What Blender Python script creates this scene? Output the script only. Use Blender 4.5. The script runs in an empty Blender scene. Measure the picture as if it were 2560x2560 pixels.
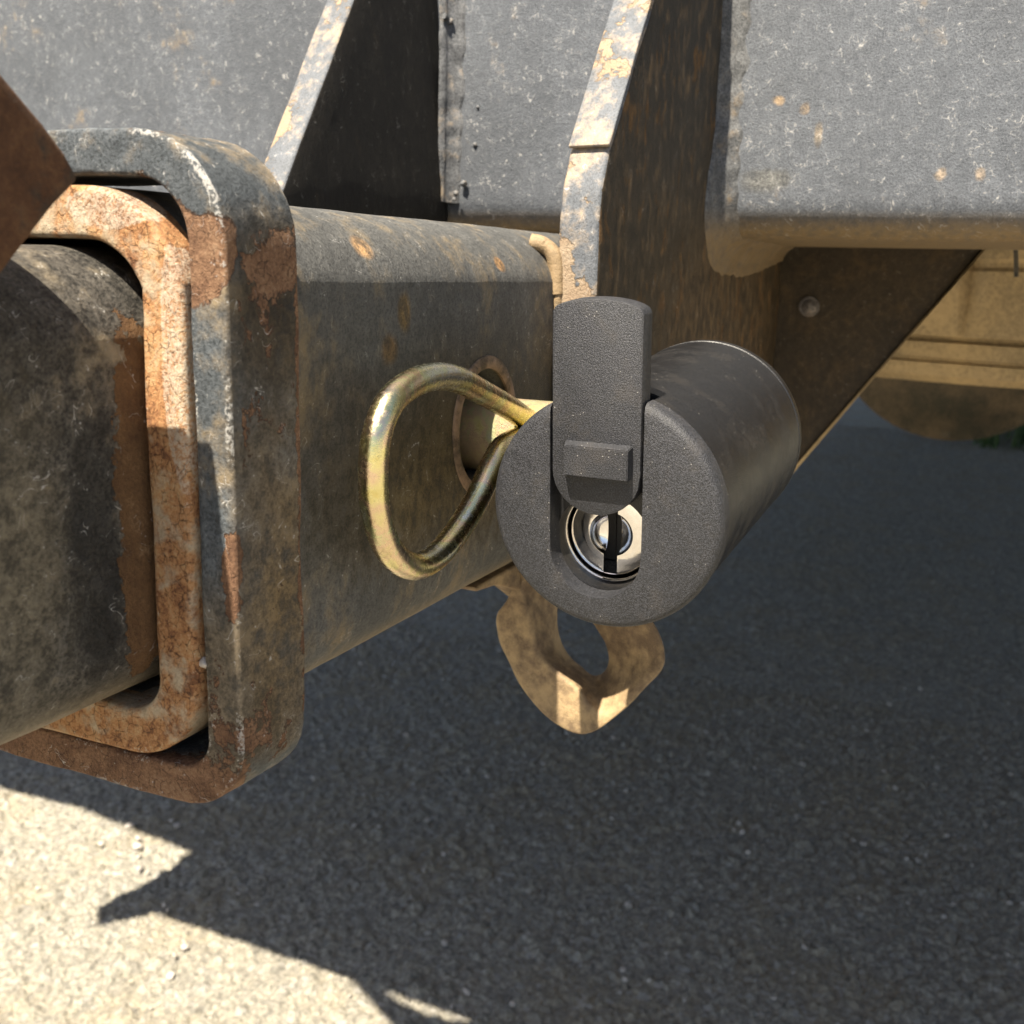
import bpy, bmesh, math, random
import numpy as np
from mathutils import Vector, Matrix, noise
random.seed(7); rng = np.random.default_rng(5)
MM = 0.001
S = bpy.context.scene
COL = S.collection

# ------------------------------------------------------------------ camera
cam_d = bpy.data.cameras.new('camera'); cam = bpy.data.objects.new('camera', cam_d); COL.objects.link(cam)
Cp = Vector((-88.459, -109.833, 24.288)) * MM
Fw = Vector((0.88812, 0.40474, -0.21777)); Rt = Vector((0.41982, -0.90724, 0.02595)); Up = Vector((0.18707, 0.11448, 0.97565))
M = Matrix((Rt, Up, -Fw)).transposed().to_4x4(); M.translation = Cp
cam.matrix_world = M
cam_d.sensor_width = 36; cam_d.lens = 38.287
cam_d.clip_start = 0.005; cam_d.clip_end = 400
cam_d.dof.use_dof = True; cam_d.dof.focus_distance = 0.152; cam_d.dof.aperture_fstop = 58
S.camera = cam

# ------------------------------------------------------------------ sky, sun, exposure
SUN = Vector((-0.58, 0.05, 1.0)).normalized()
elev = math.asin(SUN.z); az = math.atan2(SUN.x, SUN.y)
W = bpy.data.worlds.new("World"); S.world = W; W.use_nodes = True
nt = W.node_tree; bg = nt.nodes['Background']
sky = nt.nodes.new('ShaderNodeTexSky'); sky.sky_type = 'NISHITA'; sky.sun_disc = False; sky.dust_density = 1.6; sky.air_density = 1.0
sky.sun_elevation = elev; sky.sun_rotation = az % (2 * math.pi)
nt.links.new(sky.outputs[0], bg.inputs[0]); bg.inputs[1].default_value = 0.05
sl = bpy.data.lights.new('sun', 'SUN'); sl.energy = 5.0; sl.angle = math.radians(0.53); sl.color = (1.0, 0.90, 0.74)
so = bpy.data.objects.new('sun', sl); COL.objects.link(so)
so.rotation_euler = SUN.to_track_quat('Z', 'Y').to_euler(); so.location = SUN * 3
S.view_settings.view_transform = 'Standard'; S.view_settings.look = 'None'
S.view_settings.gamma = 1; S.view_settings.use_curve_mapping = False
S.view_settings.exposure = 1.78
S.render.engine = 'CYCLES'; S.cycles.max_bounces = 5; S.cycles.diffuse_bounces = 3; S.cycles.glossy_bounces = 3

# ------------------------------------------------------------------ node helper
class G:
    def __init__(s, name):
        s.m = bpy.data.materials.new(name); s.m.use_nodes = True; s.t = s.m.node_tree
        s.b = s.t.nodes['Principled BSDF']
        tc = s.t.nodes.new('ShaderNodeTexCoord'); s.P = s.vm('MULTIPLY', tc.outputs['Object'], (1000, 1000, 1000))
    def n(s, ty, **k):
        x = s.t.nodes.new('ShaderNode' + ty)
        for a, b in k.items(): setattr(x, a, b)
        return x
    def put(s, sock, v):
        if isinstance(v, bpy.types.NodeSocket): s.t.links.new(v, sock)
        elif v is not None:
            if sock.type == 'RGBA' and len(v) == 3: v = (*v, 1)
            sock.default_value = v
    def vm(s, op, a, b):
        x = s.n('VectorMath', operation=op); s.put(x.inputs[0], a); s.put(x.inputs[1], b); return x.outputs[0]
    def m_(s, op, a, b=None, c=None, clamp=False):
        x = s.n('Math', operation=op, use_clamp=clamp); s.put(x.inputs[0], a); s.put(x.inputs[1], b)
        if c is not None: s.put(x.inputs[2], c)
        return x.outputs[0]
    def noise(s, sc, det=6, rough=.6, dist=0, off=(0, 0, 0), st=(1, 1, 1), col=False):
        v = s.vm('MULTIPLY', s.vm('ADD', s.P, off), st)
        x = s.n('TexNoise'); s.put(x.inputs['Vector'], v); x.inputs['Scale'].default_value = sc
        x.inputs['Detail'].default_value = det; x.inputs['Roughness'].default_value = rough; x.inputs['Distortion'].default_value = dist
        return x.outputs['Color' if col else 'Fac']
    def vor(s, sc, feat='F1', off=(0, 0, 0), warp=0, out='Distance', st=(1, 1, 1)):
        v = s.vm('MULTIPLY', s.vm('ADD', s.P, off), st)
        if warp: v = s.vm('ADD', v, s.vm('MULTIPLY', s.noise(.6 * sc, 3, col=True), (warp,) * 3))
        x = s.n('TexVoronoi', feature=feat); s.put(x.inputs['Vector'], v); x.inputs['Scale'].default_value = sc
        return x.outputs[out]
    def ss(s, v, a, b, lo=0., hi=1.):
        x = s.n('MapRange', interpolation_type='SMOOTHSTEP'); s.put(x.inputs[0], v)
        for i, q in enumerate((a, b, lo, hi)): s.put(x.inputs[i + 1], q)
        return x.outputs[0]
    def mix(s, f, a, b, mode='MIX'):
        x = s.n('Mix', data_type='RGBA', blend_type=mode); s.put(x.inputs[0], f); s.put(x.inputs[6], a); s.put(x.inputs[7], b); return x.outputs[2]
    def ramp(s, v, stops):
        x = s.n('ValToRGB'); s.put(x.inputs[0], v); e = x.color_ramp.elements
        while len(e) < len(stops): e.new(0.5)
        for q, (p, c) in zip(e, stops): q.position = p; q.color = (*c, 1)
        return x.outputs[0]
    def attr(s, n):
        x = s.n('Attribute'); x.attribute_name = n; return x.outputs['Fac']
    def ell_unused(s, c, r, warp=.5, ns=.35):
        # soft 1 inside / 0 outside ellipsoid patch with ragged edge
        x = s.n('VectorMath', operation='LENGTH'); s.put(x.inputs[0], s.vm('DIVIDE', s.vm('SUBTRACT', s.P, c), r))
        d = s.m_('ADD', x.outputs['Value'], s.m_('MULTIPLY', s.m_('SUBTRACT', s.noise(ns, 5, .6), .5), warp * 2))
        return s.ss(d, .97, 1.03, 1., 0.)
    def bump(s, h, dist, strength=1., prev=None):
        x = s.n('Bump'); x.inputs['Strength'].default_value = strength; x.inputs['Distance'].default_value = dist * MM
        s.put(x.inputs['Height'], h)
        if prev is not None: s.put(x.inputs['Normal'], prev)
        return x.outputs[0]
    def done(s, col, rough, nrm=None, metal=0., spec=None):
        s.put(s.b.inputs['Base Color'], col); s.put(s.b.inputs['Roughness'], rough); s.put(s.b.inputs['Metallic'], metal)
        if nrm is not None: s.put(s.b.inputs['Normal'], nrm)
        if spec is not None: s.put(s.b.inputs['Specular IOR Level'], spec)
        return s.m

def painted_steel(name, paint=(.06, .064, .07), light=(.15, .155, .165), rust_at=.72, rust_soft=.02, big=.07, dust=(.27, .2, .13), dust_at=.62,
                  rust_cols=None, rust_patches=(), paint_patches=(), wear_patches=(), scratch=1., fine=.5, speck=.5, streak=1., rough=.62, crack=.5, dust_bounce_low=None, grain=1., chip=0., rmix=.7, pmx=.5, sw=.007, sa=.54, spec=.3, dirt_shade_patches=(), dirt=(.10, .07, .035), wear=1., wear_col=(.40, .38, .35)):
    g = G(name)
    if rust_cols is None: rust_cols = [(.3, (.03, .015, .009)), (.45, (.1, .045, .02)), (.58, (.26, .12, .05)), (.75, (.36, .23, .12))]
    st = (1, 1, 1. / streak) if streak != 1 else (1, 1, 1)
    nb = g.noise(big, 5, .62, .3, st=st); nm = g.noise(.45, 5, .65, off=(31, 7, 3), st=st); nf = g.noise(2.2, 4, .75, off=(3, 3, 9))
    pm = g.ss(g.m_('ADD', g.m_('MULTIPLY', nm, pmx), g.m_('MULTIPLY', nf, 1 - pmx)), .5 - .16, .5 + .18)
    col = g.mix(pm, paint, light)
    col = g.mix(g.ss(nb, .36, .64, 0., .38), col, tuple(c * .5 for c in paint))
    col = g.mix(g.m_('MULTIPLY', g.ss(nf, .38, .52, 1., 0.), fine), col, tuple(c * .35 for c in paint))
    if dust_at < 1:
        dn = g.noise(big * 1.7, 3, .6, off=(90, 11, 40), st=st)
        dm = g.ss(g.m_('ADD', g.m_('MULTIPLY', dn, .6), g.m_('MULTIPLY', nm, .4)), dust_at - .1, dust_at + .12, 0., .8)
    else: dm = 0.
    if dust_bounce_low is not None:  # tan towards the bottom: dust, with ground bounce put into the colour
        sp = g.n('SeparateXYZ'); g.put(sp.inputs[0], g.P)
        dm = g.m_('MAXIMUM', dm, g.m_('MULTIPLY', g.ss(sp.outputs[2], dust_bounce_low[0], dust_bounce_low[1], 1., 0.), g.ss(nm, .3, .6, .5, .95)))
    col = g.mix(dm, col, dust)
    rm = g.ss(g.m_('ADD', g.m_('MULTIPLY', nb, rmix), g.m_('MULTIPLY', nm, 1 - rmix)), rust_at, rust_at + rust_soft)
    def ell(c, r, w, a=.97, b=1.03):
        x = g.n('VectorMath', operation='LENGTH'); g.put(x.inputs[0], g.vm('DIVIDE', g.vm('SUBTRACT', g.P, c), r))
        return g.ss(g.m_('ADD', x.outputs['Value'], g.m_('MULTIPLY', g.m_('SUBTRACT', nm, .5), w * 2)), a, b, 1., 0.)
    for pt in dirt_shade_patches:  # dirt tones, and on some side faces shade painted into the colour
        dc = pt[3] if len(pt) > 3 else dirt
        dcol = g.mix(g.ss(g.m_('ADD', g.m_('MULTIPLY', nm, .6), g.m_('MULTIPLY', nf, .4)), .40, .60), tuple(q * .45 for q in dc), tuple(q * 1.5 for q in dc))
        col = g.mix(g.m_('MULTIPLY', ell(*pt[:3], .55, 1.15), g.ss(g.m_('ADD', g.m_('MULTIPLY', nb, .6), g.m_('MULTIPLY', nm, .4)), .36, .56, .45, .95)), col, dcol)
    for c, r, w in rust_patches: rm = g.m_('MAXIMUM', rm, ell(c, r, w))
    for c, r, w in paint_patches: rm = g.m_('MULTIPLY', rm, g.m_('SUBTRACT', 1., ell(c, r, w)))
    rn = g.m_('ADD', g.m_('MULTIPLY', g.noise(.16, 5, .72, .6, off=(5, 60, 5)), .62), g.m_('MULTIPLY', nf, .38))
    rc = g.ramp(rn, rust_cols)
    ckm = 0.
    if crack:
        ck = g.vor(.75, 'DISTANCE_TO_EDGE', warp=0., st=(1, 1.25, 1))
        ck = g.m_('ADD', ck, g.m_('MULTIPLY', g.m_('SUBTRACT', nf, .5), .16))
        ckm = g.m_('MULTIPLY', g.ss(ck, .0, .05, 1., 0.), g.ss(nm, .40, .56, 0., crack))
        rc = g.mix(g.m_('MULTIPLY', ckm, .7), rc, (.04, .02, .01))
    if chip: col = g.mix(g.m_('MULTIPLY', g.m_('MULTIPLY', rm, g.m_('SUBTRACT', 1., rm)), 3.6 * chip, None, True), col, (.02, .012, .008))
    col = g.mix(rm, col, rc)
    if chip: col = g.mix(g.m_('MULTIPLY', g.m_('MULTIPLY', g.m_('MULTIPLY', rm, rm), g.m_('SUBTRACT', 1., rm)), 5.5 * chip, None, True), col, (.018, .011, .008))
    if wear:
        wv = g.attr('wear'); wm = g.ss(g.m_('ADD', g.m_('MULTIPLY', wv, wear), g.m_('ADD', g.m_('MULTIPLY', g.m_('SUBTRACT', nf, .5), 1.6), g.m_('MULTIPLY', g.m_('SUBTRACT', nb, .5), 2.4))), .72, .92, 0., .8)
        for c, r, w in wear_patches: wm = g.m_('MAXIMUM', wm, g.m_('MULTIPLY', ell(c, r, w), g.ss(nf, .40, .60, .1, .7)))
        col = g.mix(wm, col, wear_col)
    if speck:
        v = g.vor(.8, off=(14, 4, 4)); sm = g.m_('MULTIPLY', g.ss(v, .05, .14, 1., 0.), g.ss(nm, .50, .62))
        col = g.mix(g.m_('MULTIPLY', sm, speck), col, (.5, .5, .5))
    if scratch:
        s1 = g.m_('ABSOLUTE', g.m_('SUBTRACT', g.noise(.22, 2, .55, 1.2, off=(77, 2, 2)), .5))
        s2 = g.m_('MULTIPLY', g.ss(s1, .0, sw, 1., 0.), g.ss(nm, sa, sa + .07))
        col = g.mix(g.m_('MULTIPLY', s2, .75 * scratch), col, (.45, .44, .42))
    h = g.m_('ADD', g.m_('MULTIPLY', nf, .16 * grain), g.m_('MULTIPLY', nm, .30))
    h = g.m_('ADD', h, g.m_('MULTIPLY', rm, g.m_('SUBTRACT', g.m_('MULTIPLY', nf, .22), g.m_('ADD', .22, g.m_('MULTIPLY', ckm, .10) if crack else 0.))))
    return g.done(col, g.mix(rm, (rough,) * 3, (.9,) * 3), g.bump(h, 1., .9), 0., spec)

# ------------------------------------------------------------------ mesh helpers (all in millimetres)
def tag(o, label=None, cat=None, group=None, kind=None):
    if label: o['label'] = label
    if cat: o['category'] = cat
    if group: o['group'] = group
    if kind: o['kind'] = kind
    return o
def empty(name, loc=(0, 0, 0)):
    o = bpy.data.objects.new(name, None); o.location = Vector(loc) * MM; o.empty_display_size = .01; COL.objects.link(o); return o
def mk(name, V, F, mat=None, parent=None, smooth=True, wear=None, origin=(0, 0, 0), auto=38):
    V = np.asarray(V, float) - np.asarray(origin, float)
    me = bpy.data.meshes.new(name); me.from_pydata((V * MM).tolist(), [], [tuple(f) for f in F]); me.update()
    bm = bmesh.new(); bm.from_mesh(me); bmesh.ops.recalc_face_normals(bm, faces=bm.faces); bm.to_mesh(me); bm.free()
    if wear is not None:
        a = me.attributes.new('wear', 'FLOAT', 'POINT'); a.data.foreach_set('value', np.asarray(wear, np.float32))
    if smooth:
        me.shade_smooth()
        if auto: me.set_sharp_from_angle(angle=math.radians(auto))
    o = bpy.data.objects.new(name, me); COL.objects.link(o)
    if mat: me.materials.append(mat)
    if parent: o.parent = parent; o.location = (Vector(origin) * MM)
    else: o.location = Vector(origin) * MM
    return o
def wob(V, amp, sc, seed=0):
    out = []
    for v in V:
        q = Vector((v[0] * sc + seed, v[1] * sc, v[2] * sc)); n = noise.noise_vector(q)
        out.append((v[0] + n.x * amp, v[1] + n.y * amp, v[2] + n.z * amp))
    return np.array(out)
def rrect(hy, hz, R, zc=0, n=14, m=22, cr=0):
    # R: radii (viewer top, viewer bottom, far bottom, far top); viewer side is -Y. returns points and outward normals
    if not hasattr(R, '__len__'): R = (R,) * 4
    P = []; N = []
    cs = [(-(hy - R[0]), hz - R[0], R[0], 90), (-(hy - R[1]), -(hz - R[1]), R[1], 180), (hy - R[2], -(hz - R[2]), R[2], 270), (hy - R[3], hz - R[3], R[3], 0)]
    for i, (cy, cz, r, a0) in enumerate(cs):
        h = r
        for k in range(n + 1):
            b0, b1 = (a0, a0 + 90 - cr) if i == 0 else (a0 + cr, a0 + 90) if i == 3 else (a0, a0 + 90)
            q = r / (1 - math.sin(math.radians(cr))) if i in (0, 3) else r; sg = -1 if i == 0 else 1
            a = math.radians(b0 + (b1 - b0) * k / n); x = cy if i in (1, 2) else sg * (hy - q * math.cos(math.radians(cr))); zz = cz if i in (1, 2) else hz - q
            P.append((x + q * math.cos(a), zz + q * math.sin(a) + zc)); N.append((math.cos(a), math.sin(a)))
        if i == 0 and cr: P.append((-hy, P[-1][1] - .12)); N.append((-1., 0.))
        c2 = cs[(i + 1) % 4]; a = math.radians(a0 + 90)
        if i == 2 and cr: pass
        e0 = P[-1]; a2 = math.radians(c2[3]); e1 = (c2[0] + c2[2] * math.cos(a2), c2[1] + c2[2] * math.sin(a2) + zc)
        if i == 3: e1 = (-(hy - R[0] / (1 - math.sin(math.radians(cr)))* math.cos(math.radians(cr))), e1[1])
        for k in range(1, m):
            t = k / m; P.append((e0[0] + (e1[0] - e0[0]) * t, e0[1] + (e1[1] - e0[1]) * t)); N.append((math.cos(a), math.sin(a)))
    return np.array(P), np.array(N)
def ring_solid(name, prof, nrm, t, x0, x1, er, mat, parent, nx=30, wobble=(.12, .12), seed=0, yc=0):
    # wall of thickness t swept round the profile, between x0 and x1, with rounded edges er
    sec = []  # (x, depth inward, wear)
    def arc(cx, cd, a0, a1, n=4):
        for k in range(n + 1):
            a = math.radians(a0 + (a1 - a0) * k / n); sec.append((cx + er * math.cos(a), cd + er * math.sin(a), .62))
    xs = np.linspace(x0 + er, x1 - er, nx)
    for x in xs: sec.append((x, 0, 0.))
    arc(x1 - er, er, -90, 0)
    for d in np.linspace(er, t - er, 5)[1:-1]: sec.append((x1, d, .3))
    arc(x1 - er, t - er, 0, 90)
    for x in xs[::-1]: sec.append((x, t, 0.))
    arc(x0 + er, t - er, 90, 180)
    for d in np.linspace(t - er, er, 7)[1:-1]: sec.append((x0, d, .0))
    arc(x0 + er, er, 180, 270)
    m = len(sec); V = []; Wr = []
    for (y, z), (a, b) in zip(prof, nrm):
        for (x, d, w) in sec: V.append((x, y - a * d + yc, z - b * d)); Wr.append(w)
    n = len(prof); F = []
    for i in range(n):
        j = (i + 1) % n
        for k in range(m):
            l = (k + 1) % m; F.append((i * m + k, j * m + k, j * m + l, i * m + l))
    V = wob(V, wobble[0], wobble[1], seed)
    V = wob(V, wobble[0] * .35, .9, seed + 9)
    return mk(name, V, F, mat, parent, wear=Wr, auto=60)
def tube_path(name, pts, rad, mat, parent, seg=20, closed=False, secfn=None, sub=6, cap=True, wobble=0, up=None):
    P = [Vector(p) for p in pts]; C = []
    n = len(P)
    for i in range(n if closed else n - 1):
        p0 = P[(i - 1) % n] if closed or i > 0 else P[0] * 2 - P[1]; p1 = P[i]; p2 = P[(i + 1) % n]
        p3 = P[(i + 2) % n] if closed or i < n - 2 else P[-1] * 2 - P[-2]
        for k in range(sub):
            t = k / sub
            C.append(.5 * ((2 * p1) + (p2 - p0) * t + (2 * p0 - 5 * p1 + 4 * p2 - p3) * t * t + (3 * p1 - p0 - 3 * p2 + p3) * t ** 3))
    if not closed: C.append(P[-1])
    V = []; F = []; upv = Vector(up) if up else None; prev = None
    for i, c in enumerate(C):
        a = C[(i + 1) % len(C)] if closed or i < len(C) - 1 else c; b = C[i - 1] if closed or i > 0 else c
        T = (a - b).normalized()
        if upv: X = (upv - T * upv.dot(T)).normalized()
        else:
            X = (prev - T * prev.dot(T)).normalized() if prev else T.orthogonal().normalized()
        prev = X; Y = T.cross(X)
        for k in range(seg):
            if secfn: u, v = secfn(k / seg, i / (len(C) - 1))
            else:
                r = rad(i / (len(C) - 1)) if callable(rad) else rad
                u, v = r * math.cos(2 * math.pi * k / seg), r * math.sin(2 * math.pi * k / seg)
            V.append(c + X * u + Y * v)
    m = len(C)
    for i in range(m if closed else m - 1):
        j = (i + 1) % m
        for k in range(seg): l = (k + 1) % seg; F.append((i * seg + k, i * seg + l, j * seg + l, j * seg + k))
    if not closed and cap: F.append(tuple(range(seg))[::-1]); F.append(tuple((m - 1) * seg + k for k in range(seg)))
    V = [tuple(v) for v in V]
    if wobble: V = wob(V, wobble, .15)
    return mk(name, V, F, mat, parent, auto=50)
def prism(name, poly, axis, a0, a1, bev, mat, parent, cuts=0, wobble=0, shear=None, seg=3, sc=.1, origin=(0, 0, 0)):
    # poly in the plane normal to axis; extruded a0..a1 along axis; edges bevelled
    bm = bmesh.new()
    def P3(p, a): return {0: (a, p[0], p[1]), 1: (p[0], a, p[1]), 2: (p[0], p[1], a)}[axis]
    b = [bm.verts.new(P3(p, a0)) for p in poly]; t = [bm.verts.new(P3(p, a1)) for p in poly]
    bm.faces.new(b); bm.faces.new(t[::-1])
    for i in range(len(poly)): j = (i + 1) % len(poly); bm.faces.new((b[i], t[i], t[j], b[j]))
    bmesh.ops.recalc_face_normals(bm, faces=bm.faces)
    if bev: bmesh.ops.bevel(bm, geom=list(bm.edges), offset=bev, segments=seg, affect='EDGES', profile=.5, clamp_overlap=True)
    if cuts:
        bmesh.ops.triangulate(bm, faces=[f for f in bm.faces if len(f.verts) > 4])
        bmesh.ops.subdivide_edges(bm, edges=[e for e in bm.edges if e.calc_length() > cuts], cuts=3, use_grid_fill=True)
        bmesh.ops.subdivide_edges(bm, edges=[e for e in bm.edges if e.calc_length() > cuts], cuts=2, use_grid_fill=True)
    V = [tuple(v.co) for v in bm.verts]; F = [[v.index for v in f.verts] for f in bm.faces] if not bm.verts.index_update() else []
    bm.free()
    if shear: V = [shear(v) for v in V]
    if wobble: V = wob(V, wobble, sc)
    return mk(name, V, F, mat, parent, auto=40, origin=origin)
def lathe(name, prof, c, ax, mat, parent, seg=64, closed=False, origin=None):
    # prof: list of (along, radius)
    ax = Vector(ax).normalized(); X = ax.orthogonal().normalized(); Y = ax.cross(X); c = Vector(c); V = []; F = []
    for (s, r) in prof:
        for k in range(seg):
            a = 2 * math.pi * k / seg; V.append(tuple(c + ax * s + (X * math.cos(a) + Y * math.sin(a)) * r))
    m = len(prof)
    for i in range(m if closed else m - 1):
        j = (i + 1) % m
        for k in range(seg): l = (k + 1) % seg; F.append((i * seg + k, i * seg + l, j * seg + l, j * seg + k))
    if not closed: F.append(tuple(range(seg))); F.append(tuple((m - 1) * seg + k for k in range(seg)))
    return mk(name, V, F, mat, parent, auto=35)
def boolean(o, cutters, op='DIFFERENCE'):
    for c in cutters:
        md = o.modifiers.new('b', 'BOOLEAN'); md.operation = op; md.object = c; md.solver = 'EXACT'
    bpy.context.view_layer.update()
    dg = bpy.context.evaluated_depsgraph_get(); me = bpy.data.meshes.new_from_object(o.evaluated_get(dg))
    o.modifiers.clear(); old = o.data; o.data = me
    me.set_sharp_from_angle(angle=math.radians(38))
    for c in cutters: bpy.data.objects.remove(c)
    bpy.data.meshes.remove(old)

# ------------------------------------------------------------------ materials
RUST = [(.30, (.05, .022, .012)), (.42, (.17, .075, .034)), (.50, (.33, .165, .07)), (.58, (.38, .24, .12)), (.70, (.40, .31, .21))]
M_plate = painted_steel('cross_tube_paint', (.070, .078, .092), (.125, .136, .155), .80, .02, .03, (.24, .165, .08), .68, scratch=1., speck=.45, fine=.35, grain=2.2,
    dirt_shade_patches=[((177, -53.5, 63.5), (60, 1.5, 1.3), .9, (.24, .17, .10)), ((177, -59.5, 61.5), (60, 1.2, 1.4), .9, (.24, .17, .10)), ((177, -63, 56), (60, 1.2, 2.6), .9, (.22, .17, .11)), ((177, -90, 47), (60, 1.4, 1.6), .9, (.24, .19, .14)), ((177, -98, 47), (60, 1.2, 1.6), .9, (.24, .19, .14)), ((177, -52, 46), (60, 7, 3), .9, (.10, .10, .095))], dust_bounce_low=(34, 40), crack=0, wear=0, pmx=.42, sw=.010, sa=.50)  # low tan band paints ground bounce on the dusty underside
M_tube = painted_steel('receiver_side_paint', (.060, .061, .060), (.118, .118, .113), .66, .10, .05, (.19, .14, .075), .58, streak=1.5, scratch=.7, speck=.6, crack=0, fine=.5, spec=.4,
    rust_cols=[(.3, (.05, .03, .012)), (.5, (.13, .075, .03)), (.7, (.28, .18, .10))], dirt_shade_patches=[((38, -27, 26.5), (2.4, 30, 1.6), .4, (.3, .18, .08)), ((78, -27, 25), (1.8, 30, 1.3), .4, (.3, .17, .07)), ((45, -31.7, 18), (2, 2, 3), .5, (.12, .075, .025)), ((41, -31.7, 13), (2.4, 2, 2.4), .5, (.1, .06, .025)), ((120, -34.5, -2), (150, 4.2, 24.5), 0.10, (.034, .0255, .011)), ((120, -34.5, -2), (150, 4.2, 24.5), 0.10, (.034, .0255, .011)), ((70, -33, -8), (60, 3, 14), .9, (.07, .052, .022))], dust_bounce_low=(-32, -25))  # broad side entries: olive-brown dirt, darkened to paint in the side's shade
M_mouth = painted_steel('rusty_mouth', (.26, .20, .13), (.42, .36, .27), .40, .10, .1, (.34, .28, .2), .5, rust_cols=RUST, rough=.85, crack=1., fine=.15, speck=.0, scratch=0, wear=.8, wear_col=(.42, .37, .30),
    wear_patches=[((0, -31.2, 15), (5, 2.2, 14), .35), ((0, -23, 29.5), (5, 6, 2.2), .5)])
M_collar = painted_steel('collar_paint', (.045, .052, .058), (.105, .118, .13), .555, .022, .045, (.22, .16, .085), .56, rust_cols=[(.3, (.05, .028, .018)), (.45, (.115, .060, .034)), (.55, (.19, .108, .062)), (.7, (.28, .185, .115))],
    rust_patches=[((0, -33.8, 27.), (3.2, 5.4, 7.5), .35), ((0, 0, -38), (6, 60, 9), .6), ((9, -37, 24), (5, 1.4, 3), .9), ((13.5, -37, 0), (1.6, 1.5, 36), .9), ((0, -36.5, -8), (2, 1.2, 7), .8)],
    dirt_shade_patches=[((8, -39, 20), (14, 3.2, 20), .4, (.034, .024, .013)), ((8, -39, -14), (14, 3.4, 30), .5, (.115, .078, .036)), ((0, -10, -36), (5, 40, 9), .5, (.12, .085, .045)), ((0, -35, -24), (3, 5, 18), .8, (.10, .08, .055))],  # first entry: dark brown side dirt, deepened with painted shade
    paint_patches=[((0, -35.5, 8), (3, 6, 12.5), .3), ((0, -5, 35.5), (3.5, 26, 4.2), .25), ((7, -36, 35), (12, 9, 7.5), .2)], crack=.9, chip=.8, wear=.86, wear_col=(.33, .32, .30))
M_gusset_shade = painted_steel('gusset_shaded_paint', (.016, .014, .011), (.036, .030, .021), .535, .10, .16, (.14, .09, .042), .58, streak=1.8, scratch=.4, speck=.2, crack=0, wear=0,  # near-black base has the side faces' shade put into it; browns are grime
    rust_cols=[(.3, (.045, .026, .012)), (.5, (.10, .056, .022)), (.7, (.2, .12, .05))], dirt_shade_patches=[((200, -40, 8), (70, 3, 30), .9, (.12, .07, .028)), ((290, -75, 20), (400, 55, 60), .5, (.05, .035, .018))])
M_gedge = painted_steel('gusset_edge_paint', (.095, .103, .115), (.135, .145, .162), .53, .018, .05, (.45, .33, .2), .56,
    rust_cols=[(.3, (.23, .16, .105)), (.5, (.29, .22, .15)), (.7, (.33, .27, .20))], crack=.5, fine=.4, wear=.5, chip=.5, rmix=.88)
M_shank = painted_steel('shank_paint', (.014, .0135, .012), (.11, .10, .085), .60, .08, .055, (.25, .20, .13), .60, rust_cols=[(.3, (.05, .025, .012)), (.55, (.13, .07, .03)), (.75, (.28, .19, .11))], crack=0, dust_bounce_low=(-27, -19), wear=.1, wear_col=(.26, .24, .2), rust_patches=[((-.5, -25.4, -4), (3.2, 2, 26), .8)], dirt_shade_patches=[((-19, -25.4, -6), (9, 3, 20), 1.2, (.10, .086, .062)), ((-7, -25.4, -6), (4, 2, 20), .5, (.012, .012, .012))])  # last entry: near-black zone just outside the mouth
M_brown = painted_steel('riser_rust', (.03, .022, .016), (.07, .045, .028), .42, .1, .06, (.12, .08, .04), .6, rust_cols=[(.3, (.035, .016, .009)), (.5, (.09, .042, .02)), (.7, (.16, .085, .04))], crack=0, scratch=0, speck=0, wear=0)
M_hook = painted_steel('hook_rust', (.125, .085, .052), (.18, .125, .078), .60, .08, .05, (.36, .26, .14), .50, rust_cols=[(.3, (.07, .03, .017)), (.5, (.17, .085, .045)), (.7, (.3, .2, .12))], crack=0, fine=.12, speck=.1, scratch=0, wear=0)
M_under = painted_steel('dusty_under', (.26, .19, .10), (.40, .30, .17), .75, .1, .02, (.42, .30, .15), .5, crack=0, scratch=0, speck=0, wear=0)
def powder(name, base, hi, r0=.42, dust=.3, gr=.17):
    g = G(name); n = g.noise(5.5, 2, .7); n2 = g.noise(.22, 5, .62)
    c = g.mix(g.ss(n, .38, .68), base, hi); c = g.mix(g.ss(n2, .5, .72, 0., dust), c, (.15, .115, .075))
    c = g.mix(g.m_('MULTIPLY', g.ss(g.vor(1.3), .04, .12, 1., 0.), g.ss(n2, .48, .6)), c, (.3, .29, .27))
    return g.done(c, g.ss(n2, .3, .7, r0, r0 + .18), g.bump(g.m_('ADD', g.m_('MULTIPLY', n, gr), g.m_('MULTIPLY', n2, .1)), 1., 1.), 0., .5)
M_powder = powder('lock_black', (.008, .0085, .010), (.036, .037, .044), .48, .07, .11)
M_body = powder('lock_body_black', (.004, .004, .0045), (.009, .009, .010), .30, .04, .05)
def chrome(name, col, r, sc=.0):
    g = G(name); n = g.noise(1.2, 5, .6, st=(1, 1, 1)); s = g.noise(3, 3, .6, st=(4, .4, .4))
    return g.done(g.mix(g.ss(n, .3, .7, 0., .25), col, (.5, .45, .38)), g.ss(n, .3, .7, r, r + .1), g.bump(s, .03, .4), 1.)
M_chrome = chrome('key_cylinder_chrome', (.82, .79, .76), .07)
M_dark = G('keyway_dark').done((.006, .006, .007), .5)
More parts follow.
